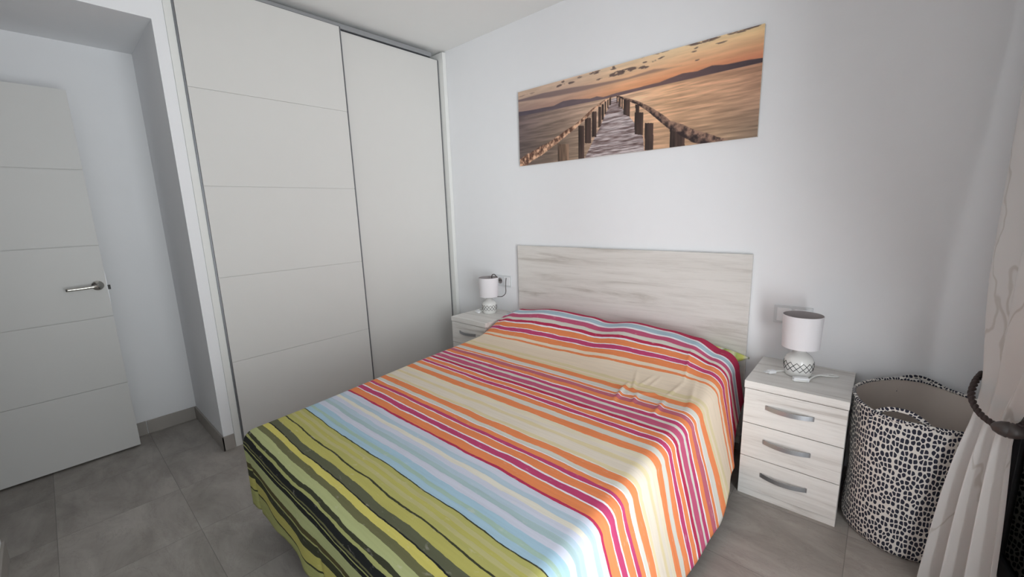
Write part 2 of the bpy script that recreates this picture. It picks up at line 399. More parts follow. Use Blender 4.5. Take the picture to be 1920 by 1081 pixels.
def hem_left(t): return .15
def hem_right(t): return tab([(0, .34), (.26, .28), (.36, .13), (.60, .12), (.74, .05), (1.1, .04), (2.0, .05)], t)
def hem_foot(x): return tab([(.35, .15), (.6, .15), (.85, .19), (1.3, .175), (1.9, .15)], x)
def off_right(t): return tab([(0, .03), (.30, .045), (.42, .075), (.6, .10), (2.0, .10)], t)
def spread_mesh():
    bm = bmesh.new(); uvl = bm.loops.layers.uv.new('cloth'); uvd = {}
    nx, ny = 210, 250
    ts = [T0+(FT-RAD-T0)*j/ny for j in range(ny+1)]
    g = []
    for j, t in enumerate(ts):
        row = []; a, b = xl(t)+RAD, xr(t)-radr(t)
        for i in range(nx+1):
            x = a+(b-a)*i/nx
            tt = t+(.095*sm(1.52, 1.80, x)*(1-sm(.03, .35, t)))
            v = bm.verts.new((x, -tt, ztop(x, tt))); uvd[v] = (x, tt-.6*(tt-t)); row.append(v)
        g.append(row)
    # head edge tucks down a little behind the pillows
    def face(vs):
        try: return bm.faces.new(vs)
        except ValueError: return None
    for j in range(ny):
        for i in range(nx): face((g[j][i], g[j+1][i], g[j+1][i+1], g[j][i+1]))
    hr = []
    for i in range(nx+1):
        v0 = g[0][i]; v = bm.verts.new((v0.co.x, v0.co.y+.0, v0.co.z-.05)); uvd[v] = (uvd[v0][0], uvd[v0][1]-.05); hr.append(v)
    for i in range(nx): face((hr[i], g[0][i], g[0][i+1], hr[i+1]))
    # skirt columns round left, foot, right
    cols = []
    for j in range(ny+1): cols.append((g[j][0], (-1, 0), ts[j], 'L'))
    nc = 16
    for k in range(1, nc): ang = PI/2*k/nc; cols.append((g[ny][0], (-math.cos(ang), -math.sin(ang)), k/nc, 'CL'))
    for i in range(nx+1): cols.append((g[ny][i], (0, -1), i/nx, 'F'))
    for k in range(1, nc): ang = PI/2*k/nc; cols.append((g[ny][nx], (math.sin(ang), -math.cos(ang)), k/nc, 'CR'))
    for j in range(ny, -1, -1): cols.append((g[j][nx], (1, 0), ts[j], 'R'))
    nr = 34; C = []
    for v0, (dx, dy), q, kind in cols:
        z0 = v0.co.z; x0, y0 = v0.co.x, v0.co.y
        u0, t0 = uvd[v0]
        if kind == 'L': hem = hem_left(q); off = .0; amp = .012
        elif kind == 'F': hem = hem_foot(x0); off = .0; amp = .007
        elif kind == 'R': hem = hem_right(q); off = off_right(q); amp = .010*sm(.3, .7, q)
        elif kind == 'CL': hem = .15+.035*math.sin(PI*q); off = 0; amp = .004
        else: hem = .08; off = .10*(1-q)*0+.10*q; amp = .01
        RD = radr(q) if kind == 'R' else RAD; arc = RD*PI/2
        col = [v0]
        for r in range(1, nr+1):
            s = r/nr; drop_tot = z0-RD-hem; Ltot = arc+drop_tot
            a = Ltot*s
            if a < arc:
                th = a/RD; o_ = RD*math.sin(th); zz = z0-RD*(1-math.cos(th))
            else:
                k = (a-arc)/max(.01, drop_tot); zz = z0-RD-(a-arc); o_ = RD+off*(k**1.0)
                w = 0
                if kind in 'LR':
                    w = math.sin(-y0*9.5+(1 if kind == 'R' else 2))*.7+math.sin(-y0*21+.6)*.3+.3*noise.noise(Vector((y0*6, zz*3, 2)))
                elif kind == 'F':
                    w = .6*math.sin(x0*8+.5)+.35*math.sin(x0*19)+.5*noise.noise(Vector((x0*6, zz*3, 5)))
                    # two sharp ironing folds
                    w -= 1.1*math.exp(-((x0-1.10-.03*k)/.012)**2)*k + 1.0*math.exp(-((x0-.47-.05*k)/.014)**2)
                    o_ += .012*math.exp(-((x0-1.02)/.06)**2)*k
                else:
                    w = math.sin(q*PI*2.0)*1.6
                o_ += amp*w*sm(0, .6, k)
                # pillow cloth tents out at the head
                if kind == 'R':
                    o_ += .05*math.exp(-((q-.62)/.16)**2)*sm(0, .5, k)*0
            zx = zz
            if kind == 'R' and q < .75:
                # the cloth is pulled diagonally from the pillow, shearing the stripes footwards as it falls
                sh = .0*sm(0, 1, (z0-zz)/.5)*sm(.03, .30, q)*(1-sm(.45, .8, q))
            else: sh = 0
            x = x0+dx*o_; y = y0+dy*o_-sh
            if kind == 'R' and -y < .40: x = min(x, 1.932)
            if kind == 'L' and -y < .42: x = max(x, .289)
            v = bm.verts.new((x, y, max(.012, zx))); uvd[v] = (u0+dx*a, t0-dy*a) ; col.append(v)
        C.append(col)
    for a, b in zip(C, C[1:]):
        for r in range(nr):
            vs = [a[r], a[r+1], b[r+1], b[r]]
            if a[r] is b[r]: vs = [a[r], a[r+1], b[r+1]]
            face(vs)
    for f in bm.faces:
        for l in f.loops: l[uvl].uv = uvd[l.vert]
    bmesh.ops.recalc_face_normals(bm, faces=bm.faces)
    return bm

CC = dict(edgewhite=(222, 218, 222), crimson=(190, 56, 90), white=(240, 238, 243), blue=(178, 200, 214), pinkcrim=(198, 92, 125), cream=(218, 214, 204),
          orange=(238, 142, 92), magenta=(196, 72, 116), beige=(236, 218, 196), tan=(228, 212, 172), purple=(196, 106, 122), beigey=(232, 220, 196),
          beigew=(230, 218, 202), lilac=(210, 213, 228), blue2=(186, 204, 218), greyblue=(174, 196, 200), blue3=(172, 202, 220), green=(172, 198, 186),
          olive=(184, 180, 108), olivey=(190, 184, 104), oliveg=(192, 186, 132), dark=(62, 64, 48), darkg=(98, 100, 78), black=(34, 36, 36),
          yellow=(212, 202, 110), greyg=(112, 112, 78), paleg=(182, 188, 134), paleo=(172, 174, 112), brown=(84, 78, 50), creamw=(230, 225, 212))
ST = [(.035, 'crimson'), (.048, 'edgewhite'), (.154, 'crimson'), (.168, 'white'), (.208, 'blue'), (.225, 'white'), (.261, 'pinkcrim'), (.285, 'cream'), (.306, 'crimson'), (.318, 'white'), (.353, 'orange'),
      (.358, 'white'), (.387, 'magenta'), (.391, 'white'), (.429, 'orange'), (.447, 'beige'), (.463, 'orange'), (.587, 'beige'), (.617, 'tan'), (.635, 'beige'),
      (.654, 'tan'), (.693, 'orange'), (.727, 'cream'), (.730, 'white'), (.754, 'orange'), (.760, 'white'),
      # second ramp
      (.789, 'purple'), (.822, 'orange'), (.831, 'white'), (.856, 'magenta'), (.874, 'cream'), (.909, 'pinkcrim'), (.923, 'cream'), (.946, 'crimson'), (.955, 'white'), (.985, 'orange'),
      (.991, 'white'), (1.013, 'magenta'), (1.019, 'white'), (1.053, 'orange'), (1.082, 'cream'), (1.12, 'orange'), (1.150, 'beigey'), (1.173, 'beigew'), (1.194, 'tan'),
      (1.24, 'beigew'), (1.258, 'tan'), (1.262, 'creamw'), (1.296, 'orange'), (1.318, 'cream'), (1.322, 'white'), (1.344, 'orange'),
      # third
      (1.361, 'magenta'), (1.366, 'white'), (1.400, 'orange'), (1.408, 'white'), (1.435, 'magenta'), (1.441, 'white'), (1.477, 'orange'), (1.487, 'crimson'), (1.513, 'lilac'), (1.533, 'blue2'),
      (1.552, 'creamw'), (1.574, 'lilac'), (1.594, 'blue2'), (1.614, 'greyblue'), (1.638, 'lilac'), (1.664, 'blue3'), (1.680, 'green'), (1.700, 'blue3'), (1.704, 'dark'), (1.722, 'olive'),
      (1.736, 'oliveg'), (1.750, 'olivey'), (1.764, 'oliveg'), (1.785, 'olive'), (1.790, 'dark'),
      # fourth
      (1.824, 'olivey'), (1.855, 'darkg'), (1.859, 'black'), (1.881, 'yellow'), (1.905, 'greyg'), (1.935, 'paleg'), (1.948, 'dark'), (1.956, 'paleo'), (1.978, 'black'),
      (1.982, 'greyg'), (1.990, 'black'), (1.994, 'paleo'), (2.016, 'black'), (2.067, 'paleg'), (2.091, 'brown'), (2.098, 'paleo'), (2.132, 'dark'), (2.181, 'olivey'), (2.187, 'dark'), (2.4, 'paleo')]
def spread_mat():
    m, N, L, P = newmat('striped_cotton')
    uv = N.new('ShaderNodeUVMap'); uv.uv_map = 'cloth'
    sp = N.new('ShaderNodeSeparateXYZ'); L.new(uv.outputs[0], sp.inputs[0])
    def nz(scale, sc, detail=2):
        mp = N.new('ShaderNodeMapping'); mp.inputs['Scale'].default_value = sc; L.new(uv.outputs[0], mp.inputs['Vector'])
        n = N.new('ShaderNodeTexNoise'); n.inputs['Scale'].default_value = scale; n.inputs['Detail'].default_value = detail; L.new(mp.outputs[0], n.inputs['Vector']); return n.outputs['Fac']
    a = math_node(N, L, 'MULTIPLY', math_node(N, L, 'SUBTRACT', nz(1, (3.2, 2.0, 1)), .5), .020)
    b = math_node(N, L, 'MULTIPLY', math_node(N, L, 'SUBTRACT', nz(1, (6, 22, 1)), .5), .016)
    c = math_node(N, L, 'MULTIPLY', math_node(N, L, 'SUBTRACT', nz(1, (42, 60, 1)), .5), .0035)
    t = math_node(N, L, 'ADD', math_node(N, L, 'ADD', sp.outputs['Y'], a), math_node(N, L, 'ADD', b, c))
    # split the stripe list over ramps of at most 30 stops
    chunks = []; i = 0
    while i < len(ST):
        chunks.append(ST[i:i+28]); i += 28
    start = -.5; col = None
    for ch in chunks:
        end = ch[-1][0]; s0 = start; stops = []
        for e, nme in ch:
            stops.append(((s0-start)/(end-start), lin(CC[nme]))); s0 = e
        stops.append((1.0, stops[-1][1]))
        r = ramp(N, stops, 'CONSTANT')
        L.new(math_node(N, L, 'DIVIDE', math_node(N, L, 'SUBTRACT', t, start), end-start), r.inputs['Fac'])
        if col is None: col = r.outputs['Color']
        else:
            mx = N.new('ShaderNodeMix'); mx.data_type = 'RGBA'
            L.new(math_node(N, L, 'GREATER_THAN', t, start), mx.inputs['Factor']); L.new(col, mx.inputs['A']); L.new(r.outputs['Color'], mx.inputs['B'])
            col = mx.outputs['Result']
        start = end
    # watercolour variation inside the stripes: long streaks and pale flecks
    st = ramp(N, [(0, (.74, .74, .74)), (.38, (.88, .88, .88)), (.6, (1, 1, 1)), (1, (1.0, 1.0, 1.0))]); L.new(nz(1, (5, 95, 1), 5), st.inputs['Fac'])
    mu = N.new('ShaderNodeMix'); mu.data_type = 'RGBA'; mu.blend_type = 'MULTIPLY'; mu.inputs['Factor'].default_value = .5
    L.new(col, mu.inputs['A']); L.new(st.outputs['Color'], mu.inputs['B'])
    fl = ramp(N, [(0, (0, 0, 0)), (.62, (0, 0, 0)), (.74, (.22, .22, .22)), (1, (.3, .3, .3))]); L.new(nz(1, (26, 60, 1), 6), fl.inputs['Fac'])
    m2 = N.new('ShaderNodeMix'); m2.data_type = 'RGBA'; m2.inputs['B'].default_value = (.80, .74, .68, 1)
    L.new(fl.outputs['Color'], m2.inputs['Factor']); L.new(mu.outputs['Result'], m2.inputs['A'])
    L.new(m2.outputs['Result'], P.inputs['Base Color'])
    P.inputs['Roughness'].default_value = .85; P.inputs['Specular IOR Level'].default_value = .2
    bp = N.new('ShaderNodeBump'); bp.inputs['Strength'].default_value = .10; bp.inputs['Distance'].default_value = .003
    L.new(nz(1, (10, 14, 1), 4), bp.inputs['Height']); L.new(bp.outputs['Normal'], P.inputs['Normal'])
    return m
sp = obj('bedspread', spread_mesh(), spread_mat(), smooth=True)
tag(sp, 'striped cotton bedspread in crimson, orange, cream, blue and olive green over the bed', 'bedspread')
sol = sp.modifiers.new('thickness', 'SOLIDIFY'); sol.thickness = .003; sol.offset = -1

# pillows (bumps under the spread; the right one shows a green striped corner)
def pillow_mat():
    m, N, L, P = newmat('green_striped_pillowcase')
    tc = N.new('ShaderNodeTexCoord'); sx = N.new('ShaderNodeSeparateXYZ'); L.new(tc.outputs['Object'], sx.inputs[0])
    n = N.new('ShaderNodeTexNoise'); n.inputs['Scale'].default_value = 9; L.new(tc.outputs['Object'], n.inputs['Vector'])
    f = math_node(N, L, 'FRACT', math_node(N, L, 'ADD', math_node(N, L, 'MULTIPLY', sx.outputs['X'], 9), math_node(N, L, 'MULTIPLY', n.outputs['Fac'], .3)))
    r = ramp(N, [(0, lin((206, 212, 130))), (.22, lin((226, 228, 190))), (.34, lin((182, 198, 108))), (.55, lin((222, 222, 120))), (.72, lin((236, 238, 226))), (.82, lin((150, 170, 90))), (1, lin((206, 212, 130)))])
    L.new(f, r.inputs['Fac']); L.new(r.outputs['Color'], P.inputs['Base Color']); P.inputs['Roughness'].default_value = .85
    return m
PM = pillow_mat(); PMW = mat('white_pillowcase', (232, 230, 232), .85)
def pillow(x0, x1, y0, y1, zb, h, m, label, tilt=0):
    bm = bmesh.new(); n = 28; cx, cy = (x0+x1)/2, (y0+y1)/2; L = {}
    def P(i, j, s):
        u, v = i/n*2-1, j/n*2-1
        k = max(0, (1-u**4))*max(0, (1-v**4)); pin = 1-.10*(1-u*u)*abs(v)**3
        pinx = 1-.12*(1-v*v)*abs(u)**3-(.16*(1-v)/2)*abs(u)
        return (u*(x1-x0)/2*pinx, v*(y1-y0)/2*pin, h/2*(k**.55)*s + .004*s)
    gt = [[bm.verts.new(P(i, j, 1)) for i in range(n+1)] for j in range(n+1)]
    gb = [[bm.verts.new(P(i, j, -1)) for i in range(n+1)] for j in range(n+1)]
    for j in range(n):
        for i in range(n):
            bm.faces.new((gt[j][i], gt[j][i+1], gt[j+1][i+1], gt[j+1][i])); bm.faces.new((gb[j][i], gb[j+1][i], gb[j+1][i+1], gb[j][i+1]))
    for k in range(n):
        bm.faces.new((gt[0][k], gb[0][k], gb[0][k+1], gt[0][k+1])); bm.faces.new((gt[n][k+1], gb[n][k+1], gb[n][k], gt[n][k]))
        bm.faces.new((gt[k][0], gt[k+1][0], gb[k+1][0], gb[k][0])); bm.faces.new((gt[k][n], gb[k][n], gb[k+1][n], gt[k+1][n]))
    o = obj('pillow', bm, m, smooth=True); o.location = (cx, cy, zb+h/2); o.rotation_euler = (tilt, 0, 0)
    return tag(o, label, 'pillow')
pillow(1.08, 1.885, -.29, -.036, .492, .112, PM, 'green striped pillow peeking out at the right under the bedspread')
pillow(.40, 1.08, -.33, -.036, .480, .10, PMW, 'pillow covered by the bedspread on the wardrobe side')

# ------------------------------------------------------------------ nightstands
def nightstand(label, loc):
    w, d, h = .3673, .3848, .5602
    r = thing('nightstand', label, 'nightstand', loc, 0, 'whitewashed bedside cabinets')
    b = bmesh.new(); bx(b, 0, .016, -d+.022, 0, .0, h-.034, .0008); bx(b, w-.016, w, -d+.022, 0, 0, h-.034, .0008)
    bx(b, .016, w-.016, -.012, 0, .02, h-.034); bx(b, .016, w-.016, -d+.05, -.012, .03, .045)
    obj('carcass', b, WOODX, r)
    b = bmesh.new(); bx(b, -.002, w+.002, -d, 0, h-.034, h, .0012); obj('top', b, WOODX, r)
    b = bmesh.new(); bx(b, 0, w, -d+.006, -d+.020, 0, .030, .0008); obj('plinth', b, WOODX, r)
    for k in range(3):
        z0 = .033+k*.1645; z1 = z0+.161
        b = bmesh.new(); bx(b, .001, w-.001, -d+.002, -d+.020, z0, z1, .001); bx(b, .02, w-.02, -d+.02, -.03, z0+.02, z1-.03)
        dr = obj('drawer', b, WOODX, r)
        zc = (z0+z1)/2+.010; xc = w*.475; hw = .088
        b = bmesh.new(); n = 20; rows = []
        for i in range(n+1):
            s = i/n*2-1; y = -d+.002-.024*(1-s*s)-.001; x = xc+s*hw
            th = .004
            rows.append([b.verts.new((x, y, zc-.010)), b.verts.new((x, y, zc+.010)), b.verts.new((x, y+th, zc+.010)), b.verts.new((x, y+th, zc-.010))])
        for p, q in zip(rows, rows[1:]):
            for e in range(4): b.faces.new((p[e], q[e], q[(e+1) % 4], p[(e+1) % 4]))
        b.faces.new(rows[0]); b.faces.new(rows[-1][::-1]); bmesh.ops.recalc_face_normals(b, faces=b.faces)
        bx(b, xc-hw, xc-hw+.008, -d-.001, -d+.0025, zc-.010, zc+.010); bx(b, xc+hw-.008, xc+hw, -d-.001, -d+.0025, zc-.010, zc+.010)
        hnd = obj('handle', b, ALU, dr); hnd['label'] = 'curved satin metal handle'
    return r
nightstand('whitewashed three-drawer nightstand beside the spotted laundry basket', (1.9444, -.0, 0))
nightstand('whitewashed nightstand behind the bed by the wardrobe', (-.0866, -.0, 0))

# ------------------------------------------------------------------ lamps
def lamp(label, loc, kind):
    r = thing('table_lamp', label, 'lamp', loc, 0, 'small patterned bedside lamps')
    prof = [(.046, 0), (.050, .003), (.0515, .010), (.0545, .028), (.0575, .050), (.0575, .066), (.055, .078), (.048, .091), (.037, .102), (.027, .110), (.023, .115), (.0215, .121)]
    b = bmesh.new(); lathe(b, prof, n=48); base = obj('base', b, CERAM, r, True)
    def rad(z):
        for (ra, za), (rb, zb) in zip(prof, prof[1:]):
            if za <= z <= zb: return ra+(rb-ra)*(z-za)/(zb-za)
        return .05
    b = bmesh.new(); nd = 14; z0, z1 = .028, .070
    for s in (1, -1):
        for k in range(nd):
            for half in range(1):
                pts = []
                for q in range(9):
                    z = z0+(z1-z0)*q/8; a = 2*PI*(k+.0)/nd+s*(q/8)*2*PI/nd*1.5
                    pts.append(((rad(z)+.0002)*math.cos(a), (rad(z)+.0002)*math.sin(a), z))
                tube(b, pts, .0013, 5)
    p = obj('lattice_pattern', b, INK, base); p['label'] = 'black diamond lattice band on the white base'
    b = bmesh.new(); lathe(b, [(.0125, .119), (.0125, .150), (.015, .151), (.015, .185), (.012, .186)], n=20)
    for k in range(3):
        a = 2*PI*k/3+.4; tube(b, [(0.01*math.cos(a), .01*math.sin(a), .155), (.072*math.cos(a), .072*math.sin(a), .150)], .0012, 6)
    obj('socket', b, ALU if kind else DARKMET, r)
    b = bmesh.new(); n = 56
    lathe(b, [(.0722, .134), (.0775, .283)], n=n, capb=False, capt=False)
    lathe(b, [(.0708, .134), (.0761, .283)], n=n, capb=False, capt=False, mi=1)
    vs = list(b.verts)
    for i in range(n):
        b.faces.new((vs[n+i], vs[n+(i+1) % n], vs[3*n+(i+1) % n], vs[3*n+i])).material_index = 0
        b.faces.new((vs[i], vs[2*n+i], vs[2*n+(i+1) % n], vs[(i+1) % n])).material_index = 0
    sh = obj('lamp_shade', b, [SHADE, SHADEIN], r, True)
    es = sh.modifiers.new('e', 'EDGE_SPLIT'); es.split_angle = .8
    b = bmesh.new(); lathe(b, [(.010, .186), (.016, .20), (.024, .222), (.024, .236), (.017, .25), (.004, .256)], n=24)
    obj('bulb', b, PLASTIC, r, True)
    return r
lamp('bedside lamp with round white shade on the nightstand near the laundry basket', (2.113, -.178, .5602), 1)
lr = lamp('white shaded lamp on the far nightstand by the wardrobe', (.084, -.135, .5602), 0)
LR = [o for o in bpy.data.objects if o.name.startswith('table_lamp')]
L1, L2 = LR[0], LR[1]
def curve_part(name, pts, r, m, parent, sub=8, n=8, label=None):
    b = bmesh.new(); tube(b, catmull(pts, sub), r, n); o = obj(name, b, m, parent, True)
    if label: o['label'] = label
    return o
# right lamp: cord, in-line switch, plug  (coordinates relative to the lamp foot)
b = bmesh.new()
for pts in ([(.045, .01, .005), (.075, .03, .005), (.14, .055, .005), (.128, .068, .005), (.09, .052, .005), (.05, .0, .005), (.02, -.065, .005), (-.005, -.098, .006), (.03, -.092, .006), (.045, -.080, .007)],
            [(.11, .056, .0045), (.072, .018, .007), (.055, -.03, .007), (.050, -.066, .008)],
            [(-.045, .0, .005), (-.06, -.004, .005), (-.075, -.022, .006), (-.082, -.035, .007)]):
    tube(b, catmull(pts, 8), .0036, 8)
obj('cord', b, CORD, L1, True)
b = bmesh.new(); bx(b, -.030, .030, -.012, .012, 0, .018, .004, 3); s = obj('cord_switch', b, PLASTIC, L1); s.location = (.022, -.080, .0005); s.rotation_euler = (0, 0, .45)
b = bmesh.new(); bx(b, -.011, .011, -.02, .016, 0, .016, .006, 3)
tube(b, [(-.007, -.018, .008), (-.007, -.036, .008)], .002, 6); tube(b, [(.007, -.018, .008), (.007, -.036, .008)], .002, 6)
s = obj('plug', b, PLASTIC, L1); s.location = (-.093, -.052, .0005); s.rotation_euler = (0, 0, -.75)
# left lamp: coiled white cord with plug and a dark cord running to the socket
curve_part('cord', [(-.04, .0, .004), (-.075, .03, .01), (-.115, .02, .012), (-.13, -.03, .006), (-.105, -.055, .005), (-.07, -.04, .010), (-.06, .0, .014), (-.09, .025, .018), (-.122, .0, .012), (-.115, -.045, .006), (-.085, -.058, .006)], .0036, CORD, L2)
b = bmesh.new(); bx(b, -.011, .011, -.02, .016, 0, .016, .006, 3); s = obj('plug', b, PLASTIC, L2); s.location = (-.075, -.055, .0005); s.rotation_euler = (0, 0, 1.3)
b = bmesh.new(); bx(b, -.018, .018, -.010, .010, 0, .014, .004, 3); s = obj('cord_switch', b, PLASTIC, L2); s.location = (-.108, -.02, .0005); s.rotation_euler = (0, 0, .5)
curve_part('dark_cord', [(.012, .0, .142), (.04, .01, .137), (.075, .03, .133), (.098, .05, .136), (.094, .09, .155), (.088, .100, .20), (.083, .108, .235), (.080, .118, .268)], .0028, DCORD, L2, label='dark brown cord running to the wall socket')
curve_part('hook', [(.020, .025, .24), (.016, .022, .285), (.024, .024, .303), (.044, .026, .305), (.058, .028, .292), (.068, .030, .283)], .0034, DCORD, L2, label='dark brown loop over the shade rim')

# ------------------------------------------------------------------ wall plates
r = thing('wall_socket', 'white double wall plate with socket and switch beside the headboard', 'socket', (.127, 0, .800))
b = bmesh.new(); bx(b, -.079, .079, -.008, 0, -.044, .044, .003, 3); obj('plate', b, PLATE, r)
b = bmesh.new(); bx(b, .006, .066, -.0105, -.006, -.033, .033, .002, 2); obj('rocker', b, PLASTIC, r)
b = bmesh.new(); lathe(b, [(.024, 0), (.024, .003), (.0195, .003), (.0195, -.0)], n=32, capb=True, capt=True); bmesh.ops.rotate(b, cent=(0, 0, 0), matrix=Matrix.Rotation(PI/2, 3, 'X'), verts=b.verts); bmesh.ops.translate(b, vec=(-.036, -.0082, 0), verts=b.verts)
obj('outlet', b, SHADEIN, r)
b = bmesh.new()
for s in (-1, 1):
    lathe(b, [(.0045, 0), (.0045, .002)], n=12); 
    vs = b.verts[-24:] if False else list(b.verts)[-24:]
    bmesh.ops.rotate(b, cent=(0, 0, 0), matrix=Matrix.Rotation(PI/2, 3, 'X'), verts=vs); bmesh.ops.translate(b, vec=(-.036+s*.0095, -.0095, 0), verts=vs)
obj('contact_holes', b, HOLE, r)
r = thing('light_switch', 'white wall switch plate behind the lamp nearer the laundry basket', 'switch', (2.052, 0, .795))
b = bmesh.new(); bx(b, -.080, .080, -.008, 0, -.045, .045, .003, 3); obj('plate', b, PLATE, r)
for s in (-1, 1):
    b = bmesh.new(); bx(b, s*.036-.030, s*.036+.030, -.0105, -.006, -.033, .033, .002, 2); obj('rocker', b, PLASTIC, r)

# ------------------------------------------------------------------ laundry basket
def spot_mat():
    m, N, L, P = newmat('spotted_canvas')
    uv = N.new('ShaderNodeUVMap'); uv.uv_map = 'wrap'
    mp = N.new('ShaderNodeMapping'); mp.inputs['Scale'].default_value = (80, 45, 1); L.new(uv.outputs[0], mp.inputs['Vector'])
    n = N.new('ShaderNodeTexNoise'); n.inputs['Scale'].default_value = .16; L.new(mp.outputs[0], n.inputs['Vector'])
    va = N.new('ShaderNodeVectorMath'); va.operation = 'MULTIPLY_ADD'; va.inputs[1].default_value = (.9, .9, 0); L.new(n.outputs['Color'], va.inputs[0]); L.new(mp.outputs[0], va.inputs[2])
    v = N.new('ShaderNodeTexVoronoi'); v.voronoi_dimensions = '2D'; v.feature = 'DISTANCE_TO_EDGE'; v.inputs['Scale'].default_value = 1; v.inputs['Randomness'].default_value = .62; L.new(va.outputs[0], v.inputs['Vector'])
    v1 = N.new('ShaderNodeTexVoronoi'); v1.voronoi_dimensions = '2D'; v1.feature = 'F1'; v1.inputs['Scale'].default_value = 1; v1.inputs['Randomness'].default_value = .62; L.new(va.outputs[0], v1.inputs['Vector'])
    dd = math_node(N, L, 'MINIMUM', math_node(N, L, 'SUBTRACT', v.outputs['Distance'], .07), math_node(N, L, 'SUBTRACT', .50, v1.outputs['Distance']))
    r = ramp(N, [(0, lin((222, 217, 211))), (.02, lin((222, 217, 211))), (.06, lin((40, 42, 58))), (1, lin((32, 34, 48)))]); L.new(dd, r.inputs['Fac'])
    L.new(r.outputs['Color'], P.inputs['Base Color']); P.inputs['Roughness'].default_value = .9
    return m
SPOT = spot_mat()
bk_ = thing('laundry_basket', 'round fabric laundry basket with dark blue spots beside the curtain', 'basket', (2.517, -.232, 0))
def basket(inner=False):
    b = bmesh.new(); uvl = b.loops.layers.uv.new('wrap'); n, nz_ = 96, 36; rows = []; R0 = []
    for j in range(nz_+1):
        k = j/nz_; row = []
        for i in range(n+1):
            a = 2*PI*i/n; R = .196+.008*k
            R += -.010*(1-math.exp(-((k)/.06)**2))*0
            # soft dents and folds in the canvas
            dent = .008*math.sin(3*a+1.5)*math.sin(PI*k) + .006*noise.noise(Vector((math.cos(a)*2, math.sin(a)*2, k*3.5)))
            dent -= .022*math.exp(-((a-5.35)/.16)**2-((k-.70-(a-5.35)*.5)/.07)**2)
            dent -= .006*math.exp(-((a-4.62)/.035)**2)*sm(.05, .2, k)
            R += dent
            if k < .05: R -= .012*(1-k/.05)**2
            if inner: R -= .004
            x = R*math.cos(a); y = R*math.sin(a)+(-.022)*k
            z = k*(.565+.016*math.sin(a)+.004*math.sin(4*a+1)) + (.004 if inner else .002)
            row.append((b.verts.new((x, y, z)), (a*.2, z)))
        rows.append(row)
    for j in range(nz_):
        for i in range(n):
            q = (rows[j][i], rows[j][i+1], rows[j+1][i+1], rows[j+1][i])
            f = b.faces.new([e[0] for e in q])
            for l, e in zip(f.loops, q): l[uvl].uv = e[1]
    f = b.faces.new([rows[0][i][0] for i in range(n)][::-1])
    return b, rows
b, rows = basket(); body = obj('basket_body', b, SPOT, bk_, True)
b, rows = basket(True)
rim = [rows[-1][i][0].co.copy() for i in range(96)]
obj('liner', b, LINER, bk_, True)
b = bmesh.new(); uvl = b.loops.layers.uv.new('wrap'); tube(b, [(p.x*1.008, p.y*1.008, p.z+.001) for p in rim], .0062, 8, closed=True)
for f in b.faces:
    for l in f.loops:
        c = l.vert.co; l[uvl].uv = (math.atan2(c.y+.022, c.x)*.25, c.z*2)
obj('rim_binding', b, SPOT, bk_, True)
def strap(pts, name='handle'):
    b = bmesh.new(); uvl = b.loops.layers.uv.new('wrap'); P = catmull(pts, 8); acc = 0; prev = None; n = 8; rings = []
    for i, p in enumerate(P):
        t = (P[min(i+1, len(P)-1)]-P[max(i-1, 0)]).normalized(); out = Vector((0, 1, 0)); out = (out-t*out.dot(t)).normalized(); w = t.cross(out)
        if prev is not None: acc += (p-prev).length
        prev = p
        rings.append([(b.verts.new(p+w*.0075*sx_+out*.0018*so), (acc, .011*sx_+.3)) for sx_, so in ((-1, -1), (1, -1), (1, 1), (-1, 1))])
    for A, B in zip(rings, rings[1:]):
        for e in range(4):
            q = (A[e], B[e], B[(e+1) % 4], A[(e+1) % 4]); f = b.faces.new([z[0] for z in q])
            for l, z in zip(f.loops, q): l[uvl].uv = z[1]
    b.faces.new([z[0] for z in rings[0]]); b.faces.new([z[0] for z in rings[-1]][::-1])
    return obj(name, b, SPOT, bk_, False)
strap([(-.135, -.172, .50), (-.135, -.174, .535), (-.120, -.178, .562), (-.085, -.184, .582), (-.035, -.192, .584), (.005, -.199, .562), (.024, -.207, .54), (.026, -.212, .50)])
strap([(-.070, .172, .53), (-.066, .174, .570), (-.045, .176, .596), (.0, .178, .607), (.05, .174, .592), (.085, .166, .57), (.092, .160, .53)])

# ------------------------------------------------------------------ curtain
def curtain_mat():
    m, N, L, P = newmat('cream_satin_curtain')
    uv = N.new('ShaderNodeUVMap'); uv.uv_map = 'wrap'
    n = N.new('ShaderNodeTexNoise'); n.inputs['Scale'].default_value = 5; L.new(uv.outputs[0], n.inputs['Vector'])
    va = N.new('ShaderNodeVectorMath'); va.operation = 'MULTIPLY_ADD'; va.inputs[1].default_value = (.3, .3, 0); L.new(n.outputs['Color'], va.inputs[0]); L.new(uv.outputs[0], va.inputs[2])
    mp = N.new('ShaderNodeMapping'); mp.inputs['Scale'].default_value = (2.6, 1.4, 1); mp.inputs['Rotation'].default_value = (0, 0, .5); L.new(va.outputs[0], mp.inputs['Vector'])
    v = N.new('ShaderNodeTexVoronoi'); v.voronoi_dimensions = '2D'; v.feature = 'DISTANCE_TO_EDGE'; v.inputs['Scale'].default_value = 1; L.new(mp.outputs[0], v.inputs['Vector'])
    r = ramp(N, [(0, lin((222, 217, 212))), (.008, lin((224, 219, 214))), (.018, lin((243, 240, 238))), (1, lin((244, 241, 239)))]); L.new(v.outputs['Distance'], r.inputs['Fac'])
    L.new(r.outputs['Color'], P.inputs['Base Color']); P.inputs['Roughness'].default_value = .33
    tl = N.new('ShaderNodeBsdfTranslucent'); L.new(r.outputs['Color'], tl.inputs[0]); mx = N.new('ShaderNodeMixShader'); mx.inputs[0].default_value = .35
    L.new(P.outputs[0], mx.inputs[1]); L.new(tl.outputs[0], mx.inputs[2]); L.new(mx.outputs[0], N['Material Output'].inputs['Surface'])
    return m
